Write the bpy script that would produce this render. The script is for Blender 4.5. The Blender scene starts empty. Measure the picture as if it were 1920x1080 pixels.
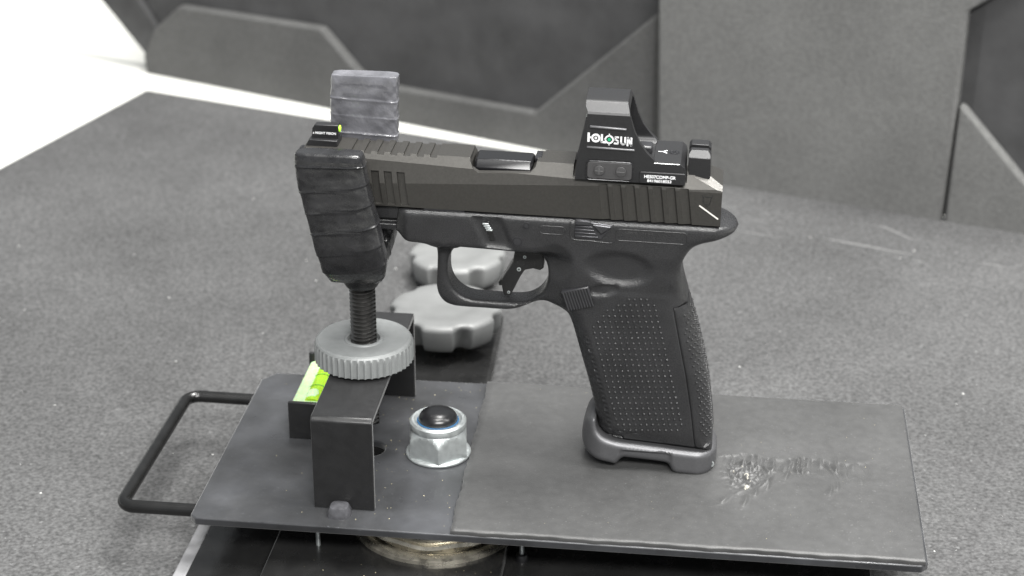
import bpy, bmesh, math, random
import numpy as np
from mathutils import Vector, Matrix, geometry
rad = math.radians
MM = 0.001
random.seed(7); RNG = np.random.default_rng(7)
SC = bpy.context.scene; COL = SC.collection

# ------------------------------------------------------------------ camera
cd = bpy.data.cameras.new('camera'); cam = bpy.data.objects.new('camera', cd); COL.objects.link(cam)
cam.location = (227.06*MM, -693.12*MM, 438.71*MM)
cam.rotation_euler = (rad(65.508), rad(-0.105), rad(6.79))
cd.sensor_width = 36; cd.lens = 3497.65/1920*36
cd.clip_start = 0.02; cd.clip_end = 50
cd.dof.use_dof = True; cd.dof.focus_distance = 0.83; cd.dof.aperture_fstop = 11
SC.camera = cam
# ------------------------------------------------------------------ light
w = bpy.data.worlds.new('World'); SC.world = w; w.use_nodes = True
w.node_tree.nodes['Background'].inputs[0].default_value = (0.93, 0.97, 1.0, 1)
w.node_tree.nodes['Background'].inputs[1].default_value = 0.42
SC.view_settings.view_transform = 'Standard'; SC.view_settings.look = 'None'
SC.view_settings.exposure = -0.08; SC.view_settings.gamma = 1
def area(name, loc, target, sx, sy, power, col=(1, .99, .965)):
    l = bpy.data.lights.new(name, 'AREA'); l.shape = 'RECTANGLE'; l.size = sx; l.size_y = sy; l.energy = power; l.color = col
    o = bpy.data.objects.new(name, l); COL.objects.link(o); o.location = loc
    o.rotation_euler = (Vector(target)-Vector(loc)).to_track_quat('-Z', 'Y').to_euler()
    return o
area('ceiling_and_fill_light', (1.1, -0.05, 1.45), (0.2, 0.2, 0), 0.3, 1.2, 24)
area('ceiling_and_fill_light', (0.42, 0.55, 1.85), (0.2, 0.3, 0), 1.2, 0.14, 58)
area('ceiling_and_fill_light', (0.36, -0.08, 1.85), (0.2, 0.12, 0), 1.2, 0.14, 48)
area('ceiling_and_fill_light', (0.70, -1.75, 1.75), (0.2, 0.4, 0.05), 1.5, 0.4, 112)  # added fill lamp on the camera side, brightens the upright faces

# ------------------------------------------------------------------ materials
def mat(name, col, rough=.5, metal=0., var=0., vscale=200, bump=0., bscale=1500, spec=.5, rvar=0., coat=0., bdist=.0002, speck=0., sscale=900, col2=None, detail=4, wear=0., wscale=9):
    m = bpy.data.materials.new(name); m.use_nodes = True; nt = m.node_tree; N = nt.nodes; Lk = nt.links
    b = N['Principled BSDF']; b.inputs['Base Color'].default_value = (*col, 1); b.inputs['Roughness'].default_value = rough
    b.inputs['Metallic'].default_value = metal; b.inputs['Specular IOR Level'].default_value = spec; b.inputs['Coat Weight'].default_value = coat
    tc = N.new('ShaderNodeTexCoord')
    def noise(s, d=detail):
        n = N.new('ShaderNodeTexNoise'); n.inputs['Scale'].default_value = s; n.inputs['Detail'].default_value = d; Lk.new(tc.outputs['Object'], n.inputs['Vector']); return n
    sock = None
    if var > 0:
        n = noise(vscale); r = N.new('ShaderNodeMapRange'); r.inputs[1].default_value = .3; r.inputs[2].default_value = .7
        Lk.new(n.outputs['Fac'], r.inputs[0]); mx = N.new('ShaderNodeMix'); mx.data_type = 'RGBA'
        c2 = col2 or tuple(c*(1+var) for c in col)
        mx.inputs[6].default_value = (*[c*(1-var) for c in col], 1) if not col2 else (*col, 1); mx.inputs[7].default_value = (*c2, 1)
        Lk.new(r.outputs[0], mx.inputs[0]); sock = mx.outputs[2]
    if speck > 0:
        n = noise(sscale, 2); r = N.new('ShaderNodeMapRange'); r.inputs[1].default_value = .66; r.inputs[2].default_value = .78
        Lk.new(n.outputs['Fac'], r.inputs[0]); mx = N.new('ShaderNodeMix'); mx.data_type = 'RGBA'
        if sock: Lk.new(sock, mx.inputs[6])
        else: mx.inputs[6].default_value = (*col, 1)
        mx.inputs[7].default_value = (*[min(1, c*(1+speck)) for c in col], 1); Lk.new(r.outputs[0], mx.inputs[0]); sock = mx.outputs[2]
    if wear > 0:                                                       # broad patches of rubbing and dust
        n = noise(wscale, 6); n.inputs['Roughness'].default_value = .62; r = N.new('ShaderNodeMapRange'); r.inputs[1].default_value = .32; r.inputs[2].default_value = .68
        r.inputs[3].default_value = 1-wear; r.inputs[4].default_value = 1+wear; Lk.new(n.outputs['Fac'], r.inputs[0])
        vm = N.new('ShaderNodeVectorMath'); vm.operation = 'SCALE'; Lk.new(r.outputs[0], vm.inputs['Scale'])
        if sock: Lk.new(sock, vm.inputs[0])
        else: vm.inputs[0].default_value = col
        sock = vm.outputs[0]
    if sock: Lk.new(sock, b.inputs['Base Color'])
    if rvar > 0:
        n = noise(vscale*1.7+37); r = N.new('ShaderNodeMapRange'); r.inputs[1].default_value = .3; r.inputs[2].default_value = .7
        r.inputs[3].default_value = max(.02, rough-rvar); r.inputs[4].default_value = min(1, rough+rvar)
        Lk.new(n.outputs['Fac'], r.inputs[0]); Lk.new(r.outputs[0], b.inputs['Roughness'])
    if bump > 0:
        n = noise(bscale, 3); bp = N.new('ShaderNodeBump'); bp.inputs['Strength'].default_value = bump; bp.inputs['Distance'].default_value = bdist
        Lk.new(n.outputs['Fac'], bp.inputs['Height']); Lk.new(bp.outputs[0], b.inputs['Normal'])
    return m
M = {}
M['mat'] = mat('black_felt_mat', (.066, .066, .0665), .95, var=.42, vscale=520, bump=.8, bscale=800, bdist=.0009, spec=.25, speck=.9, sscale=330, detail=8, wear=.17, wscale=8)
M['wall'] = mat('grey_felt_panel', (.112, .112, .110), .95, var=.12, vscale=330, bump=.6, bscale=700, bdist=.0006, spec=.2, detail=7, wear=.12, wscale=11)
M['wall2'] = mat('shaded_felt_panel', (.078, .078, .077), .95, var=.12, vscale=330, bump=.5, bscale=700, bdist=.0006, spec=.2, detail=7, wear=.12, wscale=11)  # darker copy of the felt, puts the left panel's dimmer light into colour
M['recess'] = mat('dark_recess_foam', (.047, .047, .048), .85, wear=.2, wscale=14, var=.12, vscale=60, bump=.3, bscale=900, spec=.25)  # darker tone for the panel backings and side bands
M['white'] = mat('white_laminate', (.66, .66, .625), .5, var=.02, vscale=6)
M['slide'] = mat('dark_nitride_steel', (.044, .042, .0385), .40, metal=.5, var=.10, vscale=900, bump=.12, bscale=3500, rvar=.06, bdist=.00008)
M['poly'] = mat('black_polymer', (.0185, .0185, .0195), .28, wear=.2, wscale=60, rvar=.05, var=.16, vscale=2200, bump=.7, bscale=2300, bdist=.00026, speck=2.2, sscale=2400)
M['polygloss'] = mat('smooth_black_polymer', (.02, .02, .022), .3, bump=.08, bscale=2000)
M['black_metal'] = mat('black_oxide_metal', (.022, .022, .024), .28, metal=.4, var=.15, vscale=600, bump=.08, bscale=2500, rvar=.06)
M['optic'] = mat('anodised_black_aluminium', (.016, .016, .017), .42, metal=.3, var=.2, vscale=1500, bump=.15, bscale=3500, bdist=.00008)
M['button'] = mat('grey_rubber_buttons', (.038, .037, .038), .6, var=.1, vscale=1500, bump=.1)
M['print'] = mat('white_print', (.75, .75, .76), .6)
M['green'] = mat('green_print', (.01, .28, .12), .5)
M['lime'] = mat('lime_sight_ring', (.50, .95, .06), .5)
M['basepad'] = mat('grey_bead_blasted_aluminium', (.115, .115, .12), .42, metal=.6, var=.12, vscale=2500, bump=.4, bscale=4200, bdist=.0001)
M['plate'] = mat('worn_black_steel_plate', (.026, .027, .030), .38, metal=.25, wear=.35, wscale=34, var=.55, vscale=26, bump=.06, bscale=900, rvar=.12, speck=1.2, sscale=700)
M['bracket'] = mat('satin_black_powder_coat', (.0065, .0065, .007), .42, var=.3, vscale=150, bump=.1, bscale=1400, rvar=.06, speck=2, sscale=900)
M['gloss'] = mat('gloss_black_paint', (.010, .010, .010), .22, var=.4, vscale=60, bump=.05, bscale=500, rvar=.1)
M['rod'] = mat('oiled_threaded_steel', (.12, .118, .115), .30, metal=.9, var=.25, vscale=500, bump=.1)
M['wheel'] = mat('grey_knurled_plastic', (.175, .182, .182), .42, var=.07, vscale=300, bump=.1, bscale=1800)
M['knob'] = mat('light_grey_plastic_knob', (.155, .158, .157), .45, var=.08, vscale=90, bump=.08)
M['stop'] = mat('worn_slide_stop_steel', (.075, .075, .08), .3, metal=.8, var=.1, vscale=500)
M['zinc'] = mat('zinc_plated_steel', (.52, .55, .55), .38, metal=.75, var=.14, vscale=220, bump=.15, bscale=1200, rvar=.1)
M['nylon'] = mat('blue_nylon_ring', (.02, .08, .17), .4)
M['bolt'] = mat('black_bolt_end', (.01, .01, .011), .28, var=.2, vscale=500)
M['tape'] = mat('black_electrical_tape', (.013, .013, .014), .27, var=.35, vscale=180, bump=.15, bscale=420, bdist=.0004, rvar=.1)
M['tapegrey'] = mat('paler_grey_tape', (.10, .10, .11), .22, var=.3, vscale=130, bump=.5, bscale=240, bdist=.0008, rvar=.08)  # paler, greyer copy of the tape for the far prong
M['rubber'] = mat('worn_black_rubber_pad', (.040, .040, .040), .52, wear=.2, wscale=22, var=.12, vscale=220, bump=.35, bscale=1300, bdist=.0002, speck=1.0, sscale=900)
M['torn'] = mat('torn_pale_foam', (.26, .25, .22), .9, var=.2, vscale=900)
M['brass'] = mat('bearing_brass', (.50, .47, .40), .30, metal=.85, var=.3, vscale=160, bump=.15, bscale=900, rvar=.12)
M['crumb'] = mat('brass_crumb', (.62, .55, .36), .4, metal=.4)
M['lint'] = mat('pale_lint', (.4, .4, .39), .9)
M['vial'] = mat('clear_green_acrylic', (.40, .52, .30), .12, var=.1, vscale=300)
M['vial_tube'] = mat('lime_vial_liquid', (.28, .48, .02), .15, var=.15, vscale=200)
M['vial_line'] = mat('vial_marking', (.10, .30, .03), .4)
M['bubble'] = mat('vial_bubble', (.45, .62, .36), .1)
for k in ('vial', 'vial_tube', 'bubble'):
    b = M[k].node_tree.nodes['Principled BSDF']; b.inputs['Subsurface Weight'].default_value = .3; b.inputs['Subsurface Scale'].default_value = .004
for k, sw in (('plate', .30), ('bracket', .12), ('rubber', .10), ('gloss', .05)):   # sheen stands in for grazing reflections on the flat black tops
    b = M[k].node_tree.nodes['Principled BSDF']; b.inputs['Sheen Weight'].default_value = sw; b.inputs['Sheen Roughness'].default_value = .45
g = bpy.data.materials.new('coated_lens_glass'); g.use_nodes = True; b = g.node_tree.nodes['Principled BSDF']
b.inputs['Base Color'].default_value = (.85, .9, .88, 1); b.inputs['Roughness'].default_value = .02; b.inputs['Transmission Weight'].default_value = .92; b.inputs['IOR'].default_value = 1.45
M['glass'] = g

# ------------------------------------------------------------------ helpers
def thing(name, label, cat, loc=(0, 0, 0), rot=(0, 0, 0), group=None):
    o = bpy.data.objects.new(name, None); COL.objects.link(o); o.location = [c*MM for c in loc]; o.rotation_euler = rot
    o.empty_display_size = .01; o['label'] = label; o['category'] = cat
    if group: o['group'] = group
    return o
def obj(name, V, Fc, m, parent=None, smooth=True, ang=35, bevel=0, seg=2, kind=None, label=None):
    me = bpy.data.meshes.new(name); me.from_pydata([tuple(float(c)*MM for c in v) for v in V], [], [tuple(int(i) for i in f) for f in Fc]); me.update()
    bm = bmesh.new(); bm.from_mesh(me); bmesh.ops.recalc_face_normals(bm, faces=bm.faces); bm.to_mesh(me); bm.free()
    o = bpy.data.objects.new(name, me); COL.objects.link(o); finish(o, m, parent, smooth, ang, bevel, seg, kind, label); return o
def finish(o, m, parent=None, smooth=True, ang=35, bevel=0, seg=2, kind=None, label=None):
    me = o.data
    if m: me.materials.clear(); me.materials.append(m)
    me.shade_smooth() if smooth else me.shade_flat()
    if smooth: me.set_sharp_from_angle(angle=rad(ang))
    if bevel:
        b = o.modifiers.new('bevel', 'BEVEL'); b.width = bevel*MM; b.segments = seg; b.limit_method = 'ANGLE'; b.angle_limit = rad(28); b.harden_normals = False
    if parent: o.parent = parent
    if kind: o['kind'] = kind
    if label: o['label'] = label
class MB:
    def __init__(s): s.V = []; s.F = []
    def add(s, V, F):
        n = len(s.V); s.V += [tuple(v) for v in V]; s.F += [tuple(i+n for i in f) for f in F]; return s
    def box(s, x0, x1, y0, y1, z0, z1):
        return s.add([(x, y, z) for z in (z0, z1) for y in (y0, y1) for x in (x0, x1)],
                     [(0, 2, 3, 1), (4, 5, 7, 6), (0, 1, 5, 4), (2, 6, 7, 3), (0, 4, 6, 2), (1, 3, 7, 5)])
    def prism(s, poly, axis, a0, a1):
        n = len(poly)
        def P(p, a): return {'y': (p[0], a, p[1]), 'x': (a, p[0], p[1]), 'z': (p[0], p[1], a)}[axis]
        return s.add([P(p, a0) for p in poly]+[P(p, a1) for p in poly],
                     [tuple(range(n)), tuple(range(2*n-1, n-1, -1))]+[(i, i+n, (i+1) % n+n, (i+1) % n) for i in range(n)])
    def loft(s, rings, cap=True, closed=True):
        n = len(rings[0]); V = [p for r in rings for p in r]; F = []
        for k in range(len(rings)-1):
            for i in range(n if closed else n-1):
                j = (i+1) % n; F.append((k*n+i, k*n+j, (k+1)*n+j, (k+1)*n+i))
        if cap: F += [tuple(range(n-1, -1, -1)), tuple(range((len(rings)-1)*n, len(rings)*n))]
        return s.add(V, F)
    def lathe(s, prof, c=(0, 0, 0), n=48, mod=None, axis='z', helix=0, cap=True):
        rings = []
        for r, z in prof:
            ring = []
            for i in range(n):
                a = 2*math.pi*i/n; rr, zz = (mod(a, r, z) if mod else (r, z)); zz += helix*i/n
                p = (rr*math.cos(a), rr*math.sin(a), zz)
                if axis == 'y': p = (p[0], p[2], p[1])
                if axis == 'x': p = (p[2], p[0], p[1])
                ring.append((p[0]+c[0], p[1]+c[1], p[2]+c[2]))
            rings.append(ring)
        return s.loft(rings, cap)
    def tube(s, pts, r, n=10, cap=True):
        pts = [Vector(p) for p in pts]; rings = []; up = Vector((0, 0, 1))
        for i, p in enumerate(pts):
            t = (pts[min(i+1, len(pts)-1)]-pts[max(i-1, 0)]).normalized()
            a = t.cross(up if abs(t.dot(up)) < .95 else Vector((1, 0, 0))).normalized(); b2 = t.cross(a)
            rings.append([tuple(p+a*r*math.cos(q)+b2*r*math.sin(q)) for q in [2*math.pi*k/n for k in range(n)]])
        return s.loft(rings, cap)
    def build(s, name, m, parent=None, **k): return obj(name, s.V, s.F, m, parent, **k)
def evaluated(o):
    dg = bpy.context.evaluated_depsgraph_get(); dg.update()
    return bpy.data.meshes.new_from_object(o.evaluated_get(dg))
def cut(o, cutters, op='DIFFERENCE'):
    for c in cutters:
        md = o.modifiers.new('cut', 'BOOLEAN'); md.object = c; md.operation = op; md.solver = 'EXACT'
        me = evaluated(o); o.modifiers.clear(); o.data = me
        bpy.data.objects.remove(c)
    return o
def rrect(x0, x1, z0, z1, r, n=5):
    P = []
    for cx, cz, a0 in ((x1-r, z1-r, 0), (x0+r, z1-r, 90), (x0+r, z0+r, 180), (x1-r, z0+r, 270)):
        P += [(cx+r*math.cos(rad(a0+90*i/n)), cz+r*math.sin(rad(a0+90*i/n))) for i in range(n+1)]
    return P
def sm(x, a, b):
    t = np.clip((np.asarray(x, float)-a)/(b-a), 0, 1); return t*t*(3-2*t)

def spline(pts, step=.8, corner=42):
    """closed Catmull-Rom through the points, corners kept where the outline turns sharply"""
    P = [np.array(p, float) for p in pts]; n = len(P); out = []
    def turn(i):
        a = P[i]-P[i-1]; b = P[(i+1) % n]-P[i]; return abs(math.degrees(math.atan2(a[0]*b[1]-a[1]*b[0], a@b))) > corner
    C = [turn(i) for i in range(n)]
    for i in range(n):
        p0, p1, p2, p3 = P[i-1], P[i], P[(i+1) % n], P[(i+2) % n]
        L = np.linalg.norm(p2-p1); k = max(1, int(L/step))
        m1 = (p2-p1) if C[i] else (p2-p0)/2*min(1, L/max(1e-6, np.linalg.norm(p1-p0)))*1.0
        m2 = (p2-p1) if C[(i+1) % n] else (p3-p1)/2*min(1, L/max(1e-6, np.linalg.norm(p3-p2)))
        for j in range(k):
            t = j/k; out.append((2*t**3-3*t**2+1)*p1+(t**3-2*t**2+t)*m1+(-2*t**3+3*t**2)*p2+(t**3-t**2)*m2)
    return np.array(out)
def inside(Q, poly):
    x, z = Q[:, 0], Q[:, 1]; r = np.zeros(len(Q), bool); n = len(poly)
    for i in range(n):
        x1, z1 = poly[i]; x2, z2 = poly[(i+1) % n]
        c = ((z1 > z) != (z2 > z)) & (x < (x2-x1)*(z-z1)/((z2-z1) or 1e-12)+x1); r ^= c
    return r
def dist(Q, loops):
    D = np.full(len(Q), 1e9)
    for poly in loops:
        A = poly; B = np.roll(poly, -1, 0); AB = B-A; L2 = (AB**2).sum(1)+1e-12
        for k in range(0, len(Q), 4000):
            q = Q[k:k+4000, None, :]; t = np.clip(((q-A)*AB).sum(2)/L2, 0, 1); d = np.sqrt(((q-(A+t[..., None]*AB))**2).sum(2)).min(1)
            D[k:k+4000] = np.minimum(D[k:k+4000], d)
    return D
def slab(name, outer, holes, hfun, m, parent, res=1.0, rings=(.12, .4, .9, 1.7, 3.0, 5.0), fine=None, dloops=None, ang=42, label=None):
    """solid with a real side profile: hfun(x, z, d) gives the half thickness at every point, d = distance to the edge"""
    loops = [outer]+holes
    x0, z0 = outer.min(0); x1, z1 = outer.max(0)
    gx, gz = np.meshgrid(np.arange(x0, x1, res), np.arange(z0, z1, res*.87)); gx = gx+(np.arange(gx.shape[0]) % 2)[:, None]*res*.5
    Q = np.stack([gx.ravel(), gz.ravel()], 1)
    if fine is not None:
        fx, fz = np.meshgrid(np.arange(x0, x1, .55), np.arange(z0, z1, .48)); fx = fx+(np.arange(fx.shape[0]) % 2)[:, None]*.27
        Fp = np.stack([fx.ravel(), fz.ravel()], 1); Q = np.concatenate([Q[~fine(Q)], Fp[fine(Fp)]])
    Q = Q[inside(Q, outer)]
    for h in holes: Q = Q[~inside(Q, h)]
    Q = Q[dist(Q, loops) > (rings[-1]+.3 if rings else .3)]
    R = []
    for lp in loops:
        t = np.roll(lp, -1, 0)-np.roll(lp, 1, 0); nrm = np.stack([-t[:, 1], t[:, 0]], 1); nrm /= np.linalg.norm(nrm, axis=1)[:, None]+1e-9
        for r in rings:
            for s in (1, -1):
                c = lp+nrm*r*s; ok = inside(c, outer)
                for h in holes: ok &= ~inside(c, h)
                c = c[ok]
                if len(c):
                    c = c[dist(c, loops) > r*.93]
                    if r > 1: c = c[::2]
                    R.append(c)
    allp = np.concatenate([*loops, *R, Q]); E = []; k = 0
    for lp in loops: E += [(k+i, k+(i+1) % len(lp)) for i in range(len(lp))]; k += len(lp)
    nb = k
    vo, eo, fo, ov, oe, of = geometry.delaunay_2d_cdt([Vector(p) for p in allp], E, [], 0, 1e-5, True)
    V2 = np.array([tuple(v) for v in vo]); T = np.array([f for f in fo if len(f) == 3])
    c = V2[T].mean(1); ok = inside(c, outer)
    for h in holes: ok &= ~inside(c, h)
    T = T[ok]
    d = dist(V2, dloops or loops); H = hfun(V2[:, 0], V2[:, 1], d)
    n = len(V2)
    V = [(x, -h, z) for (x, z), h in zip(V2, H)]+[(x, h, z) for (x, z), h in zip(V2, H)]
    edges = {}
    for a, b2, c2 in T:
        for e in ((a, b2), (b2, c2), (c2, a)):
            key = tuple(sorted(e))
            if key in edges: edges[key] = None
            else: edges[key] = e
    F = [tuple(t) for t in T]+[(t[0]+n, t[2]+n, t[1]+n) for t in T]+[(e[1], e[0], e[0]+n, e[1]+n) for e in edges.values() if e]
    return obj(name, V, F, m, parent, ang=ang, label=label)
def text(body, name, size, x, z, y, m, parent, bold=0, width=None, rotz=0, top=None, shear=0, label=None):
    c = bpy.data.curves.new(name, 'FONT'); c.body = body; c.size = size*MM; c.extrude = .06*MM; c.offset = bold*MM; c.align_x = 'CENTER'; c.align_y = 'CENTER'; c.shear = shear
    o = bpy.data.objects.new(name, c); COL.objects.link(o); me = evaluated(o); bpy.data.objects.remove(o)
    o = bpy.data.objects.new(name, me); COL.objects.link(o)
    if width:
        xs = [v.co.x for v in me.vertices]; s = width*MM/(max(xs)-min(xs))
        for v in me.vertices: v.co.x *= s
    me.materials.clear(); me.materials.append(m)
    o.location = (x*MM, y*MM, z*MM); o.rotation_euler = (rad(90), rotz, 0) if top is None else (0, 0, top)
    o.parent = parent
    if label: o['label'] = label
    return o

# ------------------------------------------------------------------ setting: white table, felt mat, standing panels
def structure(o): o['kind'] = 'structure'; return o
structure(MB().box(-2600, 2400, -900, 4200, -60, -40).build('white_table', M['white'], smooth=False))
mp = [(-228.7, 680.3), (427.4, 463.5), (760, 353.6), (700, -560), (-578, -560)]
structure(MB().prism(mp, 'z', -40, -34).build('table_mat', M['mat'], bevel=.8))
def frame_pt(a, d, n):
    a = Vector((a[0], a[1], 0)); d = Vector((d[0], d[1], 0)); n = Vector((n[0], n[1], 0))
    return lambda s, t, z: tuple(a+d*s+n*t+Vector((0, 0, z)))
def slabpoly(f, poly, t0, t1):
    n = len(poly); V = [f(s, t0, z) for s, z in poly]+[f(s, t1, z) for s, z in poly]
    return MB().add(V, [tuple(range(n)), tuple(range(2*n-1, n-1, -1))]+[(i, i+n, (i+1) % n+n, (i+1) % n) for i in range(n)])
def panel(label, f, back, raised, shell, felt='wall'):
    t = thing('foam_panel', label, 'wall panel', f(0, 0, 0)[:2]+(0,), group='foam panels standing behind the rest')
    inv = lambda s, u, z: tuple(Vector(f(s, u, z))-Vector((f(0, 0, 0)[0], f(0, 0, 0)[1], 0)))
    slabpoly(inv, back, 9, 22).build('backing', M['recess'], t, smooth=False)
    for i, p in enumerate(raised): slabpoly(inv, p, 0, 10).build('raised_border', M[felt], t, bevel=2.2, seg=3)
    for p in shell: slabpoly(inv, p, 4, 10).build('side_band', M['recess'], t, bevel=1.2)  # dark colour stands in for shade on a face turned away
    return t, inv
fL = frame_pt((-247.13, 739.56), (.92314, -.38446), (.38446, .92314))
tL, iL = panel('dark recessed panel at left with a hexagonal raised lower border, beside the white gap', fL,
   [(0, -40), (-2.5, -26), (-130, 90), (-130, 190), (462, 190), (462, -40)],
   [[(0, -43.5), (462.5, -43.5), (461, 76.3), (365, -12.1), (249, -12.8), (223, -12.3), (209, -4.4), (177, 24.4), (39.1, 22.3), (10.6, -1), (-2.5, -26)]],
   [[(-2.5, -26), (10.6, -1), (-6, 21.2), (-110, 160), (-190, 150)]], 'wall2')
cr = MB(); cr.add([iL(s, 8.6, z) for s, z in ((349, 78), (351, 78), (326, 35), (318.5, 24), (317, 25), (324, 36.5))], [(0, 1, 2, 3, 4, 5)])
fM = frame_pt((183.9, 544.04), (.94939, -.31409), (.31409, .94939))
panel('large plain grey felt panel standing upright behind the pistol grip', fM,
   [(1, -34), (1, 188), (216, 188), (212, -34)], [[(0, -37), (-4, 91), (-8, 190), (300, 190), (217.5, 118.1), (205.0, 109), (204.3, 43.2), (201.6, -37)]], [])
panel('right grey panel with dark recess and pale lit edges, next to the plain one', fM,
   [(206, -34), (206, 190), (420, 190), (420, -34)], [[(203.6, -37), (206, 47), (210, 44.5), (252.4, 1.9), (293, -37)]], [])
# scuffs pressed into the mat and panel (pale rubbed marks)
def ribbon(pts, wd, z, m, name, label):
    mb = MB(); P = [Vector((x, y, 0)) for x, y in pts]; V = []
    for i, p in enumerate(P):
        t = (P[min(i+1, len(P)-1)]-P[max(i-1, 0)]).normalized(); nn = Vector((-t.y, t.x, 0)); u = i/(len(P)-1); ww = wd*(.15+math.sin(math.pi*u))*.5
        V += [tuple(p+nn*ww+Vector((0, 0, z))), tuple(p+Vector((0, 0, z+.25))), tuple(p-nn*ww+Vector((0, 0, z)))]
    F = []
    for i in range(len(P)-1): F += [(3*i, 3*i+1, 3*i+4, 3*i+3), (3*i+1, 3*i+2, 3*i+5, 3*i+4)]
    return mb.add(V, F)

# ------------------------------------------------------------------ the pistol
GO = (228.868, 77.6, 125.634); TILT = rad(.9434)
gun = thing('pistol', 'black pistol with compensated red dot sight, muzzle in taped fork', 'pistol', GO, (0, TILT, 0))

FR = [(-143.1, -1.0), (-115.24, -.8), (-58.37, -.7), (.51, -.8), (4.27, -1.5), (6.9, -2.4), (8.2, -3.7), (6.6, -4.9), (2.2, -6.2), (-2.46, -7.6), (-6.76, -8.9), (-10.58, -11.2), (-13.51, -14.9), (-15.3, -19.13), (-15.85, -23.9), (-15.0, -29.5), (-13.39, -35.12), (-11.23, -41.75), (-8.67, -48.9), (-6.4, -56.2), (-4.4, -63.5), (-2.23, -71.93), (-.4, -80.7), (1.1, -90.25), (2.46, -100.55), (3.4, -108.9), (3.4, -113.2), (-6.53, -112.3), (-22.78, -111.17), (-40.47, -110.0), (-46.27, -108.3), (-49.4, -105.2), (-50.7, -99.6), (-52.6, -91.94), (-54.9, -83.3), (-58.9, -69.9), (-61.9, -59.6), (-64.1, -52.3), (-65.9, -48.5), (-68.6, -45.9), (-72, -44.5), (-76.2, -44.3), (-81.1, -45.6), (-85.2, -47.66), (-89.3, -49.5), (-93.9, -50.4), (-105.5, -50.45), (-117.1, -50.3), (-121.9, -48.9), (-125.0, -45.5), (-126.3, -40.23), (-126.0, -31.43), (-125.9, -25), (-126.6, -20.6), (-128.9, -17.6), (-132.5, -16.7), (-138.46, -16.1), (-144.24, -12.0)]
GH = [(-114.4, -17.6), (-118.2, -21.6), (-120.4, -25.7), (-121.1, -31.1), (-120.4, -37), (-117.5, -42), (-113.13, -45.1), (-108.6, -46.1), (-98.66, -46.3), (-88.65, -46.1), (-83.6, -44.9), (-79.8, -42.2), (-77, -38.4), (-75.5, -33.8), (-75.3, -29.2), (-76.6, -25.2), (-81.2, -19.8), (-89.8, -18.9), (-102.04, -18.1)]
SEAM = [(-18.08, -40.39), (-14.3, -57.4), (-10.6, -73.6), (-7.1, -92.2), (-4.9, -107), (-3.9, -112.6)]
oF = spline(FR, .8); oG = spline(GH, .8)
front_strap = np.array([(-50.7, -99.6), (-52.6, -91.94), (-54.9, -83.3), (-58.9, -69.9), (-61.9, -59.6)])
def frame_h(x, z, d):
    x = np.asarray(x, float); z = np.asarray(z, float)
    low = 7+7.4*sm(x, -80, -62)
    k = sm(-z, 16.5, 22.5)*(1-sm(x, -70, -60)*0)
    T = 14.4*(1-k)+low*k
    T = np.where((x > -66), np.maximum(T, 7+7.2*sm(x, -80, -62)), T)
    T = T+.6*sm(-z, 60, 105)*sm(x, -70, -50)-1.6*sm(-z, 16, 24)*(1-sm(-z, 34, 48))*sm(x, -30, -14)
    T = T-3.0*(1-sm(x, -144, -138.5))                                   # bevelled nose of the dust cover
    tang = np.clip((x+5.5)/13.9, 0, .995); T = np.where((z > -12) & (x > -5.5), 14.4*np.sqrt(1-tang**2), T)
    R = 1.5+7.2*sm(-z, 30, 50)*sm(x, -73, -62)+3.4*sm(-z, 4, 14)*sm(x, -26, -12)*(1-sm(-z, 30, 45))+.9*sm(-z, 18, 24)*(1-sm(x, -80, -70))
    R = R+.7*sm(z, -6, -3)
    R = np.where((z > -108.5), R, np.minimum(R, 6.5)); R = np.minimum(R, T*.9)
    e = np.clip(R-d, 0, None); h = T-R+np.sqrt(np.clip(R*R-e*e, 0, None))
    # thumb recess
    r2 = ((x+43)/16.5)**2+((z+22.8+.03*(x+43))/8.6)**2; h -= 1.7*sm(1.05-r2, 0, .75)
    # take-down scoop
    c = -103.6+(-z)*.42; h -= 1.2*sm(7.3-np.abs(x-c), 0, 2.2)*sm(d, .8, 2.2)*sm(-z, .5, 2)*(1-sm(-z, 15, 17))
    # hollow behind the trigger
    h -= 1.5*sm(1-(((x+72)/9)**2+((z+22)/9.5)**2), 0, .9)
    # channel beside the magazine catch
    r3 = ((x+49.5)/7.5)**2+((z+33.6-.18*(x+49.5))/3.1)**2; h -= 1.1*sm(1-r3, 0, .6)
    # step above the grip panel
    h += .28*sm(-z-.12*(x+30)*0, 34.3, 34.9)*sm(x, -46, -40)*(1-sm(-z, 38, 60))
    # finger ribs down the front strap
    inr = sm(-z, 53, 57)*(1-sm(-z, 105.5, 107)); fs = sm(7.5-d, 0, 2.5)*(x < -40+(-z-60)*.27)
    s = -z+.30*(x+56)-.9*np.clip(d, 0, 8)*.35
    h -= inr*fs*(.85*(.5+.5*np.cos(2*np.pi*s/2.62)))
    return np.maximum(h, .25)
SM = np.array(SEAM)
def seam_x(z): return np.interp(-z, -SM[:, 1], SM[:, 0])
i0 = int(np.argmin(((oF-np.array([-11.9, -39.6]))**2).sum(1))); i1 = int(np.argmin(((oF-np.array([-3.6, -112.5]))**2).sum(1)))
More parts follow.
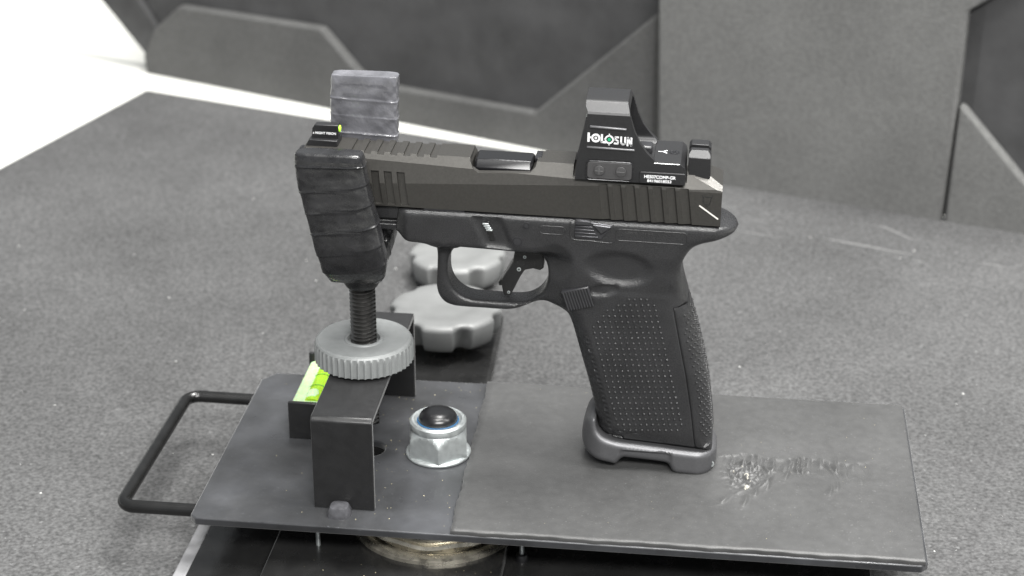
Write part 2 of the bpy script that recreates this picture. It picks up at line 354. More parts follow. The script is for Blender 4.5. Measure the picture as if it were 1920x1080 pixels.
# the back strap is a separate piece, meeting the frame along the seam
sea = [(-18.08+.35*0, -40.39)]+[(seam_x(-z), -z) for z in np.arange(42, 112, 1.5)]
seaA = np.array(sea)
corner_in = oF[i0]; corner_out = oF[i1]
frameA = np.concatenate([oF[:i0+1], [(-15.6, -39.4)], seaA-[.12, 0], oF[i1:]])
strap = np.concatenate([oF[i0+1:i1], (seaA+[.12, 0])[::-1], [(-15.4, -39.9)]])
fineF = lambda Q: (Q[:, 1] < -50) & (Q[:, 1] > -109) & (Q[:, 0] < -40+(-Q[:, 1]-60)*.27-2)
def with_seam(loop):
    def f(x, z, d):
        h = frame_h(x, z, d); q = np.stack([x, z], 1)
        ds = np.full(len(q), 9.)
        for a, b2 in zip(SM[:-1], SM[1:]):
            ab = b2-a; t = np.clip(((q-a)@ab)/(ab@ab), 0, 1); ds = np.minimum(ds, np.linalg.norm(q-(a+t[:, None]*ab), axis=1))
        return h-.35*(1-sm(ds, .1, .7))
    return f
frame = slab('frame', frameA, [oG], with_seam(0), M['poly'], gun, res=1.15, fine=fineF, dloops=[oF, oG])
slab('backstrap', strap, [], with_seam(1), M['poly'], gun, res=1.15, dloops=[oF, oG], label='textured rear strap of the grip')
def fh(x, z): # frame half thickness at one point
    q = np.array([[x, z]]); return float(frame_h(q[:, 0], q[:, 1], dist(q, [oF, oG]))[0])
MB().box(-48, -6, -9, 9, -113, -60).build('magazine_body', M['black_metal'], gun)
# grip texture: raised points
ROWS = [(-38.12, -37.16, -30.09, -36.57, 4), (-42.69, -40.36, -26.7, -39.19, 7), (-47.43, -43.39, -25.9, -41.8, 9), (-49.21, -46.31, -25.31, -44.54, 10), (-51.35, -49.27, -24.64, -47.27, 11), (-53.28, -52.07, -23.83, -49.85, 12), (-52.73, -54.89, -23.11, -52.65, 12), (-51.95, -57.5, -22.43, -55.25, 12), (-51.26, -60.17, -21.71, -57.91, 12), (-50.47, -62.95, -20.93, -60.68, 12), (-49.69, -65.68, -20.43, -63.42, 12), (-49.04, -68.33, -19.61, -66.04, 12), (-48.25, -71.02, -19.02, -68.73, 12), (-47.55, -73.73, -18.19, -71.42, 12), (-46.99, -76.35, -17.51, -74.02, 12), (-46.43, -79.08, -16.87, -76.73, 12), (-45.54, -81.85, -16.17, -79.5, 12), (-44.98, -84.33, -15.58, -81.96, 12), (-44.18, -87.11, -14.66, -84.73, 12), (-43.38, -89.85, -13.91, -87.46, 12), (-42.58, -92.55, -13.31, -90.16, 12), (-42.0, -95.27, -12.7, -92.86, 12), (-41.2, -97.98, -11.86, -95.55, 12), (-40.3, -100.68, -11.25, -98.27, 12), (-37.27, -103.27, -12.93, -101.24, 10)]
def dome(mb, c, nrm, r, h):
    n = Vector(nrm).normalized(); a = n.cross(Vector((.3, .1, 1))).normalized(); b2 = n.cross(a); c = Vector(c); rings = []
    for rr, hh in ((r, -.15), (r*.78, h*.62), (r*.3, h)):
        rings.append([tuple(c+a*rr*math.cos(k*math.pi/3)+b2*rr*math.sin(k*math.pi/3)+n*hh) for k in range(6)])
    mb.loft(rings)
dots = MB(); pts = []
for xa, za, xb, zb, n in ROWS:
    for i in range(n): pts.append((xa+(xb-xa)*i/(n-1), za+(zb-za)*i/(n-1)))
PA = np.array(pts); HH = frame_h(PA[:, 0], PA[:, 1], dist(PA, [oF, oG]))
for (x, z), h in zip(pts, HH):
    for s in (-1, 1): dome(dots, (x+random.uniform(-.06, .06), s*h, z+random.uniform(-.06, .06)), (0, s, 0), random.uniform(.62, .76), random.uniform(.55, .8))
dots.build('grip_texture', M['poly'], gun, kind='stuff')
bd = MB()
for k in range(31):
    zz = -43.5-k*2.03; j = int(np.argmin(np.where(oF[:, 0] > -17, np.abs(oF[:, 1]-zz), 99)))
    p = oF[j]; t = oF[(j+1) % len(oF)]-oF[j-1]; t /= np.linalg.norm(t); nin = np.array([-t[1], t[0]]);
    if nin[0] > 0: nin = -nin
    dl = (.35, 1.5, 3.4) if k % 2 else (.8, 2.4, 4.4)
    if k < 3 or k > 29: dl = dl[:2]
    for dd in dl:
        q = p+nin*dd; y = fh(q[0], q[1]); ph = math.acos(min(1, max(0, 1-dd/8.7)))
        for sd in (-1, 1): dome(bd, (q[0], sd*(y+.02), q[1]), (-nin[0]*math.cos(ph), sd*math.sin(ph), -nin[1]*math.cos(ph)), .62, .6)
    for yy in ((-4.4, -2.2, 0, 2.2, 4.4) if k % 2 else (-3.3, -1.1, 1.1, 3.3)): dome(bd, (p[0], yy, p[1]), (-nin[0], 0, -nin[1]), .62, .6)
bd.build('backstrap_texture', M['poly'], gun, kind='stuff')

# dust cover rail
sec = [(-10.6, -1.0), (-10.6, -6.6), (-8.2, -7.4), (-8.2, -9.0), (-10.6, -9.6), (-10.6, -11.8), (-7.5, -13.6), (7.5, -13.6), (10.6, -11.8), (10.6, -9.6), (8.2, -9.0), (8.2, -7.4), (10.6, -6.6), (10.6, -1.0)]
MB().prism(sec, 'x', -180, -141).build('accessory_rail', M['poly'], gun, bevel=.35)

# slide
def sect(x):
    l1 = float(np.interp(x, [-186, -54, 0], [8.9, 15.6, 15.6]))
    l2 = float(np.interp(x, [-186, -12.5, -9, 0], [21.6, 16.3, 16.6, 17.0])); l2 = max(l2, l1+.3)
    zt = float(np.interp(x, [-186, -9, -7.6, 0], [23.7, 23.0, 22.0, 17.9]))
    y2 = 13-.287*(l2-l1); ht = y2-.8*max(.2, zt-l2)
    s = [(-13, 0), (-13, l1), (-y2, l2), (-ht, zt)]
    return s+[(-y, z) for y, z in s[::-1]]
st = [-186, -184.6, -160, -138, -111, -101, -80, -65, -54, -30, -14, -9.5, -7.6, -2.3, 0]
rings = []
for x in st:
    q = sect(x); k = .93 if x == -186 else (.985 if x == -184.6 else 1.)
    rings.append([(x, y*k, z if z < 1 else 12+(z-12)*k) for y, z in q])
sl = MB().loft(rings).build('slide', M['slide'], None, smooth=False)
cs = []
def cutter(mb): o = mb.build('cutter', None, None, smooth=False) if False else obj('cutter', mb.V, mb.F, M['slide'], None, smooth=False); return o
for s in (-1, 1):
    for i in range(7):                                                   # rear serrations, ramped floor
        x0 = -53.9+5.9*i; mb = MB(); V = []
        for z, sh in ((-1, 2.4), (16.6, .0)):
            for xx, dp in ((x0, .2), (x0+3.9, 1.25)):
                V += [(xx+sh, s*(13-dp-(.0 if z < 10 else .0)), z), (xx+sh, s*15, z)]
        # verts: per z: a_in,a_out,b_in,b_out
        cs.append(cutter(MB().add(V, [(0, 1, 3, 2), (4, 6, 7, 5), (0, 4, 5, 1), (2, 3, 7, 6), (0, 2, 6, 4), (1, 5, 7, 3)])))
    for i in range(3):
        x0 = -154.9+5.8*i; V = []
        for z, sh in ((.9, 2.1), (15.9, 0)):
            yin = 12.35 if z < 5 else 11.4
            for xx in (x0, x0+3.6): V += [(xx+sh, s*(11.7 if z < 5 else 10.3), z), (xx+sh, s*15, z)]
        cs.append(cutter(MB().add(V, [(0, 1, 3, 2), (4, 6, 7, 5), (0, 4, 5, 1), (2, 3, 7, 6), (0, 2, 6, 4), (1, 5, 7, 3)])))
for i in range(7):
    x0 = -164.3+5.9*i; cs.append(cutter(MB().box(x0, x0+3.1, -14, 14, 22.5, 30)))
cs.append(cutter(MB().prism([(-111.6, 30), (-110.8, 22), (-109.6, 19.6), (-107, 17.9), (-84.2, 19.0), (-81.8, 21.5), (-80.3, 30)], 'y', -20, 20)))
cs.append(cutter(MB().prism([(-110.2, 30), (-110.2, 19), (-107.5, 9), (-84.8, 9), (-83.2, 19), (-83.2, 30)], 'y', -8.6, 12)))
cs.append(cutter(MB().box(-83.6, -79.0, -2.5, 9, 22.2, 30)))
cs.append(cutter(MB().box(-65.2, -15.6, -16, 16, 18.7, 40)))
cs.append(cutter(MB().box(-15.0, -5.4, -9.6, 9.6, 21.6, 40)))
for s in (-1, 1):                                                       # bright bevel at the rear upper corners
    n_ = Vector((.17, s*.50, .85)).normalized(); t1 = n_.cross(Vector((1, 0, 0))).normalized(); t2 = n_.cross(t1); c0 = Vector((-3.4, s*10.2, 18.5))
    V = [tuple(c0+t1*a*9+t2*b_*9+n_*c_) for c_ in (0, 12) for b_ in (-1, 1) for a in (-1, 1)]
    cs.append(cutter(MB().add(V, [(0, 2, 3, 1), (4, 5, 7, 6), (0, 1, 5, 4), (2, 6, 7, 3), (0, 4, 6, 2), (1, 3, 7, 5)])))
sl = cut(sl, cs); finish(sl, M['slide'], gun, True, 10, bevel=.28, seg=2)
bh = MB().loft([[(x, y*k, z if z < 15 else z-(.9 if k < 1 else 0)) for y, z in ((-6.9, 10), (-6.9, 18.6), (-4.6, 21.9), (6.5, 21.9), (8.5, 20), (8.5, 10))] for x, k in ((-109.6, .9), (-108.4, 1), (-84.6, 1), (-83.6, .9))])
bh.build('barrel_hood', mat('blued_barrel', (.011, .011, .012), .25, metal=.3), sl, bevel=.3)
MB().box(-83.0, -80.2, -1.8, 8.0, 20, 22.6).build('extractor', M['black_metal'], sl, bevel=.3)
mz = MB().lathe([(8.2, 0), (8.2, -3.0), (7.4, -3.8), (4.7, -3.8), (4.6, 0)], (-185.5, 0, 13), 32, axis='x')
mz.build('muzzle', M['black_metal'], sl, bevel=.2)
# rear vee facet, emblem and line
em = MB(); E0 = (-6.3, 11.3)
def stroke(mb, pts, wd, y, th=.12):
    for (xa, za), (xb, zb) in zip(pts[:-1], pts[1:]):
        v = Vector((xb-xa, zb-za)); n = Vector((-v.y, v.x)).normalized()*wd/2; e = v.normalized()*wd*.3
        P = [(xa-e.x+n.x, za-e.y+n.y), (xa-e.x-n.x, za-e.y-n.y), (xb+e.x-n.x, zb+e.y-n.y), (xb+e.x+n.x, zb+e.y+n.y)]
        mb.prism(P, 'y', y, y+th)
stroke(em, [(-8.6, 14.3), (-8.0, 13.0), (-7.6, 10.6), (-6.3, 8.9), (-5.0, 10.6), (-4.6, 13.0), (-4.0, 14.4)], .34, -13.08)
stroke(em, [(-8.3, 13.5), (-4.3, 13.6)], .36, -13.1); stroke(em, [(-8.5, 11.6), (-7.6, 10.7)], .25, -13.1); stroke(em, [(-6.9, 9.8), (-5.9, 10.3)], .25, -13.1)
em.build('emblem', mat('engraved_emblem', (.012, .012, .012), .3), sl)
ln = MB(); stroke(ln, [(-9.4, 9.2), (-1.2, 3.5)], .62, -13.1, .15); ln.build('edge_highlight', mat('bright_edge_highlight', (.62, .6, .56), .35), sl)  # bright strip stands in for the facet edge catching light
# sights
fs = MB().prism([(-185.3, 23.3), (-183.8, 26.3), (-171.0, 26.3), (-171.0, 23.3)], 'y', -5.2, 5.2)
fs.prism([(-183.2, 26.1), (-182.9, 30.6), (-181.6, 32.3), (-171.1, 32.6), (-171.1, 26.1)], 'y', -2.2, 2.2)
fs = fs.build('front_sight', M['optic'], sl, bevel=.3)
MB().lathe([(1.55, 0), (1.55, .5), (.9, .7), (.1, .7)], (-171.0, 0, 30.4), 20, axis='x').build('sight_ring', M['lime'], fs)
text('\u00ab NIGHT FISION', 'sight_lettering', 1.5, -177.3, 28.6, -2.32, M['print'], fs, bold=.02, width=10.5)
rs = MB().prism([(-15.0, 18.6), (-15.6, 30.6), (-14.6, 32.0), (-7.2, 32.0), (-6.0, 30.6), (-5.6, 21.4), (-6.5, 18.6)], 'y', -8.6, 8.6)
rso = rs.build('rear_sight', M['optic'], None, smooth=False)
ch = obj('cutter', *(lambda m: (m.V, m.F))(MB().prism([(-9.2, 29.0), (-4.8, 32.2), (-12, 34), (-12, 29.0)], 'x', -30, 0)), M['optic'], None, smooth=False)
nt_ = cutter(MB().box(-30, 0, -1.9, 1.9, 28.6, 40))
rso = cut(rso, [ch, nt_]); finish(rso, M['optic'], sl, True, 25, bevel=.25)

# optic
sidep = [(-64.1, 18.75), (-63.8, 25.4), (-62.5, 31.9), (-61, 41.2), (-59.6, 47.2), (-59.7, 49.8), (-60.7, 51.4), (-60.9, 53.7), (-42.8, 53.7), (-41.8, 50.5), (-40.8, 47.2), (-39.1, 42), (-36.7, 36.9), (-33.4, 32.6), (-29.9, 29.3), (-30.4, 28.3), (-18.7, 28.3), (-16.8, 26.6), (-16.3, 24), (-16.3, 18.75)]
op = MB().prism(sidep, 'y', -15, 15).build('optic_sight', M['optic'], None, smooth=False)
fp = []
for s in (1, -1):
    q = [(14.5, 17), (14.7, 24), (14.3, 48.8), (13.8, 49.7), (9.7, 52.7), (8.7, 53.2), (7, 53.4)]
    fp += [(s*y, z) for y, z in (q if s == 1 else q[::-1])]
body = cutter(MB().prism(fp, 'x', -80, 0))
wn = cutter(MB().prism([(p[0], p[1]) for p in rrect(-11.8, 11.8, 28.3+.02, 50.2, 3)], 'x', -90, -5))
sh1 = cutter(MB().box(-38, -8, -16, 16, 36.5+20, 60))
op = cut(op, [body], 'INTERSECT'); op = cut(op, [wn, sh1]); finish(op, M['optic'], gun, True, 22, bevel=.35, seg=2)
gl = MB().prism([(-63.1, 27.6), (-60.4, 47.5), (-59.4, 51.0), (-58.2, 51.0), (-61.0, 27.6)], 'y', -11.9, 11.9); gl.build('lens', M['glass'], op)
MB().prism([(-64.4, 27.0), (-63.0, 32.5), (-61.2, 42), (-60.3, 47), (-59.6, 47), (-61.8, 32.5), (-63.0, 27.0)], 'y', -12.6, -11.7).build('lens_frame', M['polygloss'], op, bevel=.2)
MB().box(-37.5, -31.5, -3.5, 4, 28.1, 31.6).build('emitter', M['polygloss'], op, bevel=.8)
for (xa, za), (xb, zb) in (((-58.4, 43.5), (-42.6, 43.0)), ((-59.4, 34.1), (-38.7, 33.8))):
    P = [(xa, za-.55), (xb, zb-.55), (xb, zb+.35), (xa, za+.35)]
    MB().prism(P, 'y', -15.35, -13.5).build('side_rib', mat('lit_rib_edge', (.12, .12, .125), .3, metal=.5), op, bevel=.3)  # paler colour stands in for light caught on the groove faces
bp = MB().prism(rrect(-58.9, -39.4, 19.8, 27.7, 1.5), 'y', -15.5, -13); bp = bp.build('button_pad', M['button'], op, bevel=.35)
fr2 = MB().tube([(x, -15.35, z) for x, z in rrect(-59.3, -39.0, 19.4, 28.0, 1.7)]+[(-39.0, -15.35, 26.3)], .22, 6, False); fr2.build('pad_surround', M['black_metal'], op)
for xc, sg in ((-53.6, '+'), (-44.2, '-')):
    bt = MB().lathe([(3.0, 0), (3.0, -.28), (2.6, -.28), (2.55, -.1), (2.45, -.1), (2.2, -.45), (1.2, -.6), (.05, -.62)], (xc, -15.45, 23.7), 32, axis='y').build('button', M['button'], bp)
    sg_ = MB(); stroke(sg_, [(xc-1.6, 23.75), (xc+1.6, 23.65)], .28, -16.16, .2)
    if sg == '+': stroke(sg_, [(xc, 25.1), (xc, 22.3)], .28, -16.16, .2)
    sg_.build('button_symbol', mat('button_symbol_print', (.1, .1, .1), .5), bp)
MB().prism(rrect(-36.2, -16.2, 18.9, 24.2, .8), 'y', -15.1, -14).build('label_plate', M['optic'], op, bevel=.25)
stroke_ln = MB(); stroke_ln.tube([(-30.0, -14.55, 28.25), (-19.2, -14.55, 28.25)], .16, 6); stroke_ln.build('bright_edge', mat('bright_edge_metal', (.4, .4, .4), .3, metal=.8), op)  # thin bright line along the near edge of the rear deck
text('HE507COMP-GR', 'model_lettering', 2.0, -27.3, 22.1, -15.22, M['print'], op, bold=.035, width=13.6)
text('84196018553', 'serial_lettering', 1.75, -27.4, 20.25, -15.22, M['print'], op, bold=.03, width=10.4)
# arrow and screw on the rear deck
ar = MB(); ya = .4
def flat(mb, pts, wd, z):
    for (xa, y0), (xb, y1) in zip(pts[:-1], pts[1:]):
        v = Vector((xb-xa, y1-y0)); n = Vector((-v.y, v.x)).normalized()*wd/2
        mb.prism([(xa+n.x, y0+n.y), (xa-n.x, y0-n.y), (xb-n.x, y1-n.y), (xb+n.x, y1+n.y)], 'z', z, z+.08)
flat(ar, [(-28.9, .3), (-26.9, .3)], .5, 28.3); flat(ar, [(-25.1, 2.0), (-26.9, .3), (-25.1, -1.4)], .5, 28.3)
ar.build('arrow_mark', M['print'], op)
MB().lathe([(2.5, 0), (2.5, .12), (2.1, .12), (1.9, -.1), (1.8, .15), (.9, .2), (.8, -.05), (.05, -.05)], (-22.0, .3, 28.3), 28).build('adjustment_screw', M['black_metal'], op)
# logo lettering: I-O L O S U N with sight rings inside the Os
lg = MB(); yL = -14.95; th = .28
def ringy(mb, cx, cz, ro, ri, y, t, n=28):
    mb.lathe([(ri, 0), (ro, 0), (ro, t), (ri, t), (ri, 0)], (cx, y, cz), n, axis='y', cap=False)
x0L, zc, sl_ = -59.2, 38.55, -.068
def Z(x, z): return zc+sl_*0*(x-x0L)+z+(-.066)*(x-x0L)*.95
hh = 1.75; sw = .85
def LS(pts, wd=sw): stroke(lg, [(x0L+x, Z(x0L+x, z)) for x, z in pts], wd, yL, th)
LS([(.45, hh), (.45, -hh)], .95); LS([(.9, 0), (1.7, 0)], .75)
ringy(lg, x0L+3.55, Z(x0L+3.55, 0), 1.95, 1.15, yL, th); ringy(lg, x0L+3.55, Z(x0L+3.55, 0), .55, .25, yL, th)
LS([(6.15, hh), (6.15, -hh+.3), (7.7, -hh+.3)], .85)
ringy(lg, x0L+9.35, Z(x0L+9.35, 0), 1.95, 1.3, yL, th)
for dx, dz in ((0, 1), (0, -1), (1, 0), (-1, 0)): LS([(9.35+dx*1.5, dz*1.5), (9.35+dx*(2.1 if dx else 2.45), dz*2.45)], .4)
LS([(13.3, hh-.3), (12.05, hh-.3), (12.05, .35), (13.2, -.25), (13.1, -hh+.3), (11.6, -hh+.3)], .66)
LS([(14.5, hh), (14.5, -.9), (15.0, -hh+.35), (15.8, -hh+.35), (16.2, -.9), (16.2, hh)], .7)
LS([(17.3, -hh), (17.3, hh), (18.9, -hh+.2), (18.9, hh)], .7)
for v in range(len(lg.V)): pass
lgo = lg.build('brand_lettering', M['print'], op, smooth=False)
MB().lathe([(.75, 0), (.75, -.3), (.05, -.3)], (x0L+9.35, yL+.28, Z(x0L+9.35, 0)), 20, axis='y').build('green_dot', M['green'], op)

# trigger
tb = MB().prism([(-90.8, -15), (-91.0, -22.6), (-91.8, -27.4), (-97.0, -36.6), (-96.2, -41.4), (-95.4, -43.9), (-92.4, -44.0), (-88.3, -34.6), (-86.2, -30.9), (-82.4, -29.9), (-79.2, -30.6), (-77.6, -29.3), (-77.6, -25.0), (-78.5, -15)], 'y', -4, 4)
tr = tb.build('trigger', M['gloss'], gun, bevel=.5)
MB().prism([(-91.6, -27), (-98.5, -39.1), (-98.0, -40.6), (-95.0, -40.3), (-88.8, -30)], 'y', -1.3, 1.3).build('trigger_blade', M['gloss'], tr, bevel=.35)
for x, z, r in ((-86.3, -24.4, .75), (-88.8, -30.6, .95), (-93.3, -42.3, .7)):
    MB().lathe([(r, 0), (r, -.25), (r*.55, -.3), (r*.5, 0), (.05, 0)], (x, -4, z), 18, axis='y').build('trigger_pin', M['zinc'], tr)
MB().lathe([(.7, 0), (.7, -.25), (.05, -.3)], (-96.2, -1.3, -39.2), 14, axis='y').build('trigger_pin', M['zinc'], tr)
MB().box(-131, -113, -12.3, 12.3, -1.2, .6).build('locking_block', M['stop'], gun)
# controls on the frame
for x, z, r in ((-88.73, -12.63, 2.0), (-84.85, -4.81, 1.35)):
    y = -fh(x, z)-.12; MB().lathe([(r+.45, .3), (r+.4, -.18), (r+.15, -.2), (r+.05, .35), (r-.15, .3), (r-.3, -.15), (.05, -.2)], (x, y, z), 28, axis='y').build('frame_pin', M['polygloss'], gun)
y = -fh(-21.2, -29.9); MB().lathe([(1.75, .5), (1.75, -.08), (1.5, -.1), (1.35, .55), (.05, .6)], (-21.2, y, -29.9), 24, axis='y').build('frame_pin', M['polygloss'], gun)
y = -fh(-101, -8)
td = MB().prism([(-103.9, -4.5), (-101.5, -4.0), (-98.4, -12.9), (-100.9, -13.6)], 'y', y-.5, y+2); td = td.build('takedown_recess', M['gloss'], gun, bevel=.2)
tl = MB()
for i in range(4): tl.box(-103.5+i*.55-.9, -101.6+i*.55, y-1.2, y-.3, -5.6-i*.95, -4.9-i*.95)
tl.build('takedown_lever', M['zinc'], td, bevel=.15)
# slide stop in its shallow pocket
y = -14.35
pk = MB().tube([(x, y-.05, z) for x, z in [(-65.3, -1.4), (-65.3, -7.6), (-64.8, -9.2), (-63.2, -9.9), (-56, -10.0), (-48, -10.5), (-46.2, -10.2), (-45.6, -9.3)]], .3, 6)
pk.build('slide_stop_pocket', M['poly'], gun)
ss = MB().prism([(-63.4, -.2), (-56.5, -.3), (-56.5, -1.2), (-52.0, -1.4), (-46.6, -2.0), (-47.0, -3.0), (-51.5, -9.2), (-62.6, -9.3), (-63.6, -8.6)], 'y', y-.3, y+2)
ss = ss.build('slide_stop', M['stop'], gun, bevel=.4)
MB().prism([(-56.0, -1.6), (-46.8, -2.2), (-47.8, -3.4), (-51.6, -6.4), (-53.4, -4.6)], 'y', y-1.6, y).build('slide_stop_thumb_ledge', M['stop'], ss, bevel=.7, seg=3)
rb = MB().box(-63.2, -56.2, y-1.3, y, -2.2, -.4)
for i in range(4): rb.prism([(-63.2, -3.6-1.55*i), (-55.5+.9*i, -3.6-1.55*i), (-55.5+.9*i, -2.9-1.55*i), (-63.2, -2.9-1.55*i)], 'y', y-1.0, y)
rb.build('slide_stop_serrations', M['stop'], ss, bevel=.2)
# magazine catch
y = -fh(-60, -38)
mc = MB().prism([(-68.6, -35.2), (-56.2, -31.7), (-54.1, -41.0), (-65.2, -44.3)], 'y', y-1.4, y+3).build('magazine_catch', M['polygloss'], gun, bevel=.5)
rib = MB()
for i in range(10):
    u = (i+.5)/10; xa = -68.3+12.0*u; za = -35.6+3.4*u; rib.tube([(xa, y-1.55, za), (xa+3.0-.6*u*0, y-1.55, za-8.6)], .38, 6)
rib.build('catch_ridges', M['polygloss'], mc)
# serial plates on the frame side
for x0, x1, z0, z1, zs in ((-79, -67.5, -7.9, -4.2, -.03), (-45.2, -13.9, -8.9, -3.5, -.012)):
    P = rrect(x0, x1, z0, z1, min(2.0, (z1-z0)/2-.01)); P = P+P[:1]
    pl = MB().tube([(x, -14.42, z) for x, z in P], .2, 6, False).build('serial_plate', M['poly'], gun)
text('UM IL  71 CI', 'plate_lettering', 1.5, -35, -5.0, -14.44, M['button'], gun, width=12)
text('SHIPBTT B7TL', 'plate_lettering', 1.3, -31, -7.2, -13.74, M['poly'], gun, width=15) if False else None
# magazine base pad
BP = [(-53.0, -99.6), (-55.4, -102), (-57.2, -108.5), (-57.4, -113.6), (-56.0, -117.2), (-52.4, -119.4), (-49, -120.4), (-40.6, -122.0), (-38.4, -119.4), (-37, -118.7), (-18.6, -119.7), (-16.6, -120.4), (-14.4, -123.2), (-12.5, -124.2), (-2, -124.8), (2.8, -124.4), (5.4, -121.4), (5.8, -116.6), (5.2, -113.6), (4.0, -112.6), (-7.5, -112.2), (-22.8, -111.1), (-40, -110.0), (-46.4, -108.2), (-49.6, -105.2), (-50.9, -99.6)]
oB = spline(BP, .8)
def pad_h(x, z, d):
    x = np.asarray(x, float)
    a = np.clip((-46.5-x)/11.2, 0, .995); T = 15.9*np.sqrt(1-a**2*.93)
    b2 = np.clip((x+4)/10.2, 0, .99); T = np.where(x > -4, 15.9*np.sqrt(1-b2**2*.85), T)
    R = np.minimum(2.9, T*.5); e = np.clip(R-d, 0, None); h = T-R+np.sqrt(np.clip(R*R-e*e, 0, None))
    h -= 1.25*sm(x, -39.4, -37.6)*(1-sm(x, -16.2, -14.4))*sm(-z, 113.4, 114.4)
    h -= .25*(np.abs(x+1.6) < .28)*(z > -120)
    return np.maximum(h, .5)
bpad = slab('magazine_base', oB, [], pad_h, M['basepad'], gun, res=.9, rings=(.15, .5, 1.0, 1.7), ang=40)
# rim of the base pad round the front of the grip
MB().lathe([(1.6, 0), (1.6, -.3), (1.2, -.4), (.7, -.1), (.05, -.1)], (3.4, -10.4, -120.2), 20, axis='y').build('base_screw', M['zinc'], bpad)

# ------------------------------------------------------------------ the shooting rest
rest = thing('pistol_rest', 'black steel pistol rest with rubber pad, taped fork, grey thumbwheel, level and loop handle', 'rest', (160, 70, -34))
def RB(mb, name, m, parent=rest, **k):
    off = (0, 0, 0) if parent is not rest and parent is not None else (160, 70, -34)
    if parent is not rest: off = (160, 70, -34)
    return obj(name, [(v[0]-160, v[1]-70, v[2]+34) for v in mb.V], mb.F, m, parent, **k)
# top plate with hole
pp = [(3, 0), (322, -.5), (325, 2.5), (325, 145), (118, 145), (6, 144), (0, 136), (0, 3)]
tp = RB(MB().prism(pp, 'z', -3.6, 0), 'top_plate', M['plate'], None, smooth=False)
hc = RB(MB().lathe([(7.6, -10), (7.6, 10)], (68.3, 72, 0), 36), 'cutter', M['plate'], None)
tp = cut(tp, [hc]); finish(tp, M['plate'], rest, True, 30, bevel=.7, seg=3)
RB(MB().lathe([(7.7, -20), (7.7, -3.7), (8.6, -3.7), (8.6, -20)], (68.3, 72, 0), 36, cap=False), 'hole_light_block', M['gloss'], tp)  # added tube that blocks light so the hole stays black
# rubber pad with crushed and torn patch
STK = [[(249.4, 81.8), (249.2, 71.4), (248.2, 62.3)], [(252.3, 82.9), (252.0, 73.0), (250.4, 67.6)], [(260.3, 81.8), (259.3, 70.0), (255.8, 65.7)], [(259.3, 66.2), (258.3, 62.2), (253.2, 54.1)], [(261.7, 78.7), (260.6, 72.8)], [(265.2, 77.2), (263.8, 68.0)], [(267.1, 80.1), (266.3, 68.3), (264.3, 60.4)], [(268.8, 81.6), (268.0, 73.7)], [(270.2, 83.1), (270.5, 71.4)], [(272.1, 87.3), (272.6, 72.3)], [(275.6, 83.7), (275.0, 73.2)], [(281.4, 85.8), (281.1, 73.3)], [(288.5, 88.6), (288.6, 76.2), (287.6, 68.4)], [(297.1, 83.7), (296.1, 74.5)], [(297.5, 72.1), (299.8, 66.0), (299.8, 61.0)], [(286.1, 64.4), (285.7, 55.6), (284.3, 48.0)], [(288.6, 71.0), (288.7, 58.4), (287.9, 54.0)], [(257.7, 64.7), (257.3, 55.8), (255.7, 50.7)], [(251.3, 55.1), (251.7, 48.9), (250.7, 45.1)], [(247.6, 48.4), (247.0, 41.0), (245.2, 34.8)], [(240.1, 46.3), (237.7, 41.1), (235.3, 37.2)], [(242.9, 79.7), (245.6, 76.1), (246.2, 67.1)], [(238.5, 71.3), (241.7, 70.4), (240.6, 61.3)], [(248.2, 61.0), (249.5, 56.1), (248.2, 52.2)], [(241.4, 46.5), (244.5, 49.3), (248.2, 54.7)], [(237.3, 66.0), (238.7, 59.8)], [(245.6, 70.9), (241.8, 61.5), (240.0, 52.5)], [(284.8, 63.0), (278.8, 71.1), (273.7, 70.5), (267.3, 69.7)], [(312.8, 79.1), (315.7, 74.3)], [(241.6, 82.2), (233.2, 80.5)], [(253.2, 54.1), (255.8, 56.9), (258.3, 62.2)]]
AMP = [.9, .9, 1.0, .9, .6, .7, .9, .7, .8, 1.3, .6, .5, .8, .4, .5, .6, .6, .7, .7, .8, .8, .8, .7, .9, .6, .5, .8, .25, .2, .3, .6]
xs = np.unique(np.concatenate([np.arange(118, 230, 2.0), np.arange(230, 305, .42), np.arange(305, 323.3, 2.0), [323.3]]))
ys = np.unique(np.concatenate([np.arange(.8, 30, 2.0), np.arange(30, 92, .5), np.arange(92, 143.4, 2.0), [143.4]]))
X, Y = np.meshgrid(xs, ys); Zp = np.full(X.shape, 2.0)
X = X+np.where(np.abs(X-118) < .1, -1.8*(Y/143)+.35*np.sin(Y*.21)+.2*np.sin(Y*.9), 0)
Y = Y+np.where(Y < 1, .35*np.sin(X*.13)+.2*np.sin(X*.51), 0)
PT = np.stack([X.ravel(), Y.ravel()], 1); add = np.zeros(len(PT)); near = (PT[:, 0] > 226) & (PT[:, 0] < 322) & (PT[:, 1] > 26) & (PT[:, 1] < 96)
Pn = PT[near]; an = np.zeros(len(Pn))
for s, a in zip(STK, AMP):
    bd_ = np.full(len(Pn), 1e9); sg = np.ones(len(Pn)); fall = np.ones(len(Pn)); L = len(s)-1
    for i, (p, q) in enumerate(zip(s[:-1], s[1:])):
        p = np.array(p); q = np.array(q); v = q-p; t = np.clip(((Pn-p)@v)/(v@v), 0, 1); c = p+t[:, None]*v; dd = np.linalg.norm(Pn-c, axis=1)
        crs = v[0]*(Pn[:, 1]-p[1])-v[1]*(Pn[:, 0]-p[0]); m_ = dd < bd_
        sg = np.where(m_, np.sign(crs), sg); fall = np.where(m_, np.sin(np.pi*np.clip((i+t)/L, .06, .94)), fall); bd_ = np.minimum(bd_, dd)
    # asymmetric fold: gentle on the far side, steep on the near side
    wdt = np.where(sg > 0, .6, 1.8); an += a*2.3*fall*np.exp(-(bd_/wdt)**1.6)
    an -= a*.25*fall*np.exp(-((bd_-1.6)/.9)**2)*(sg > 0)
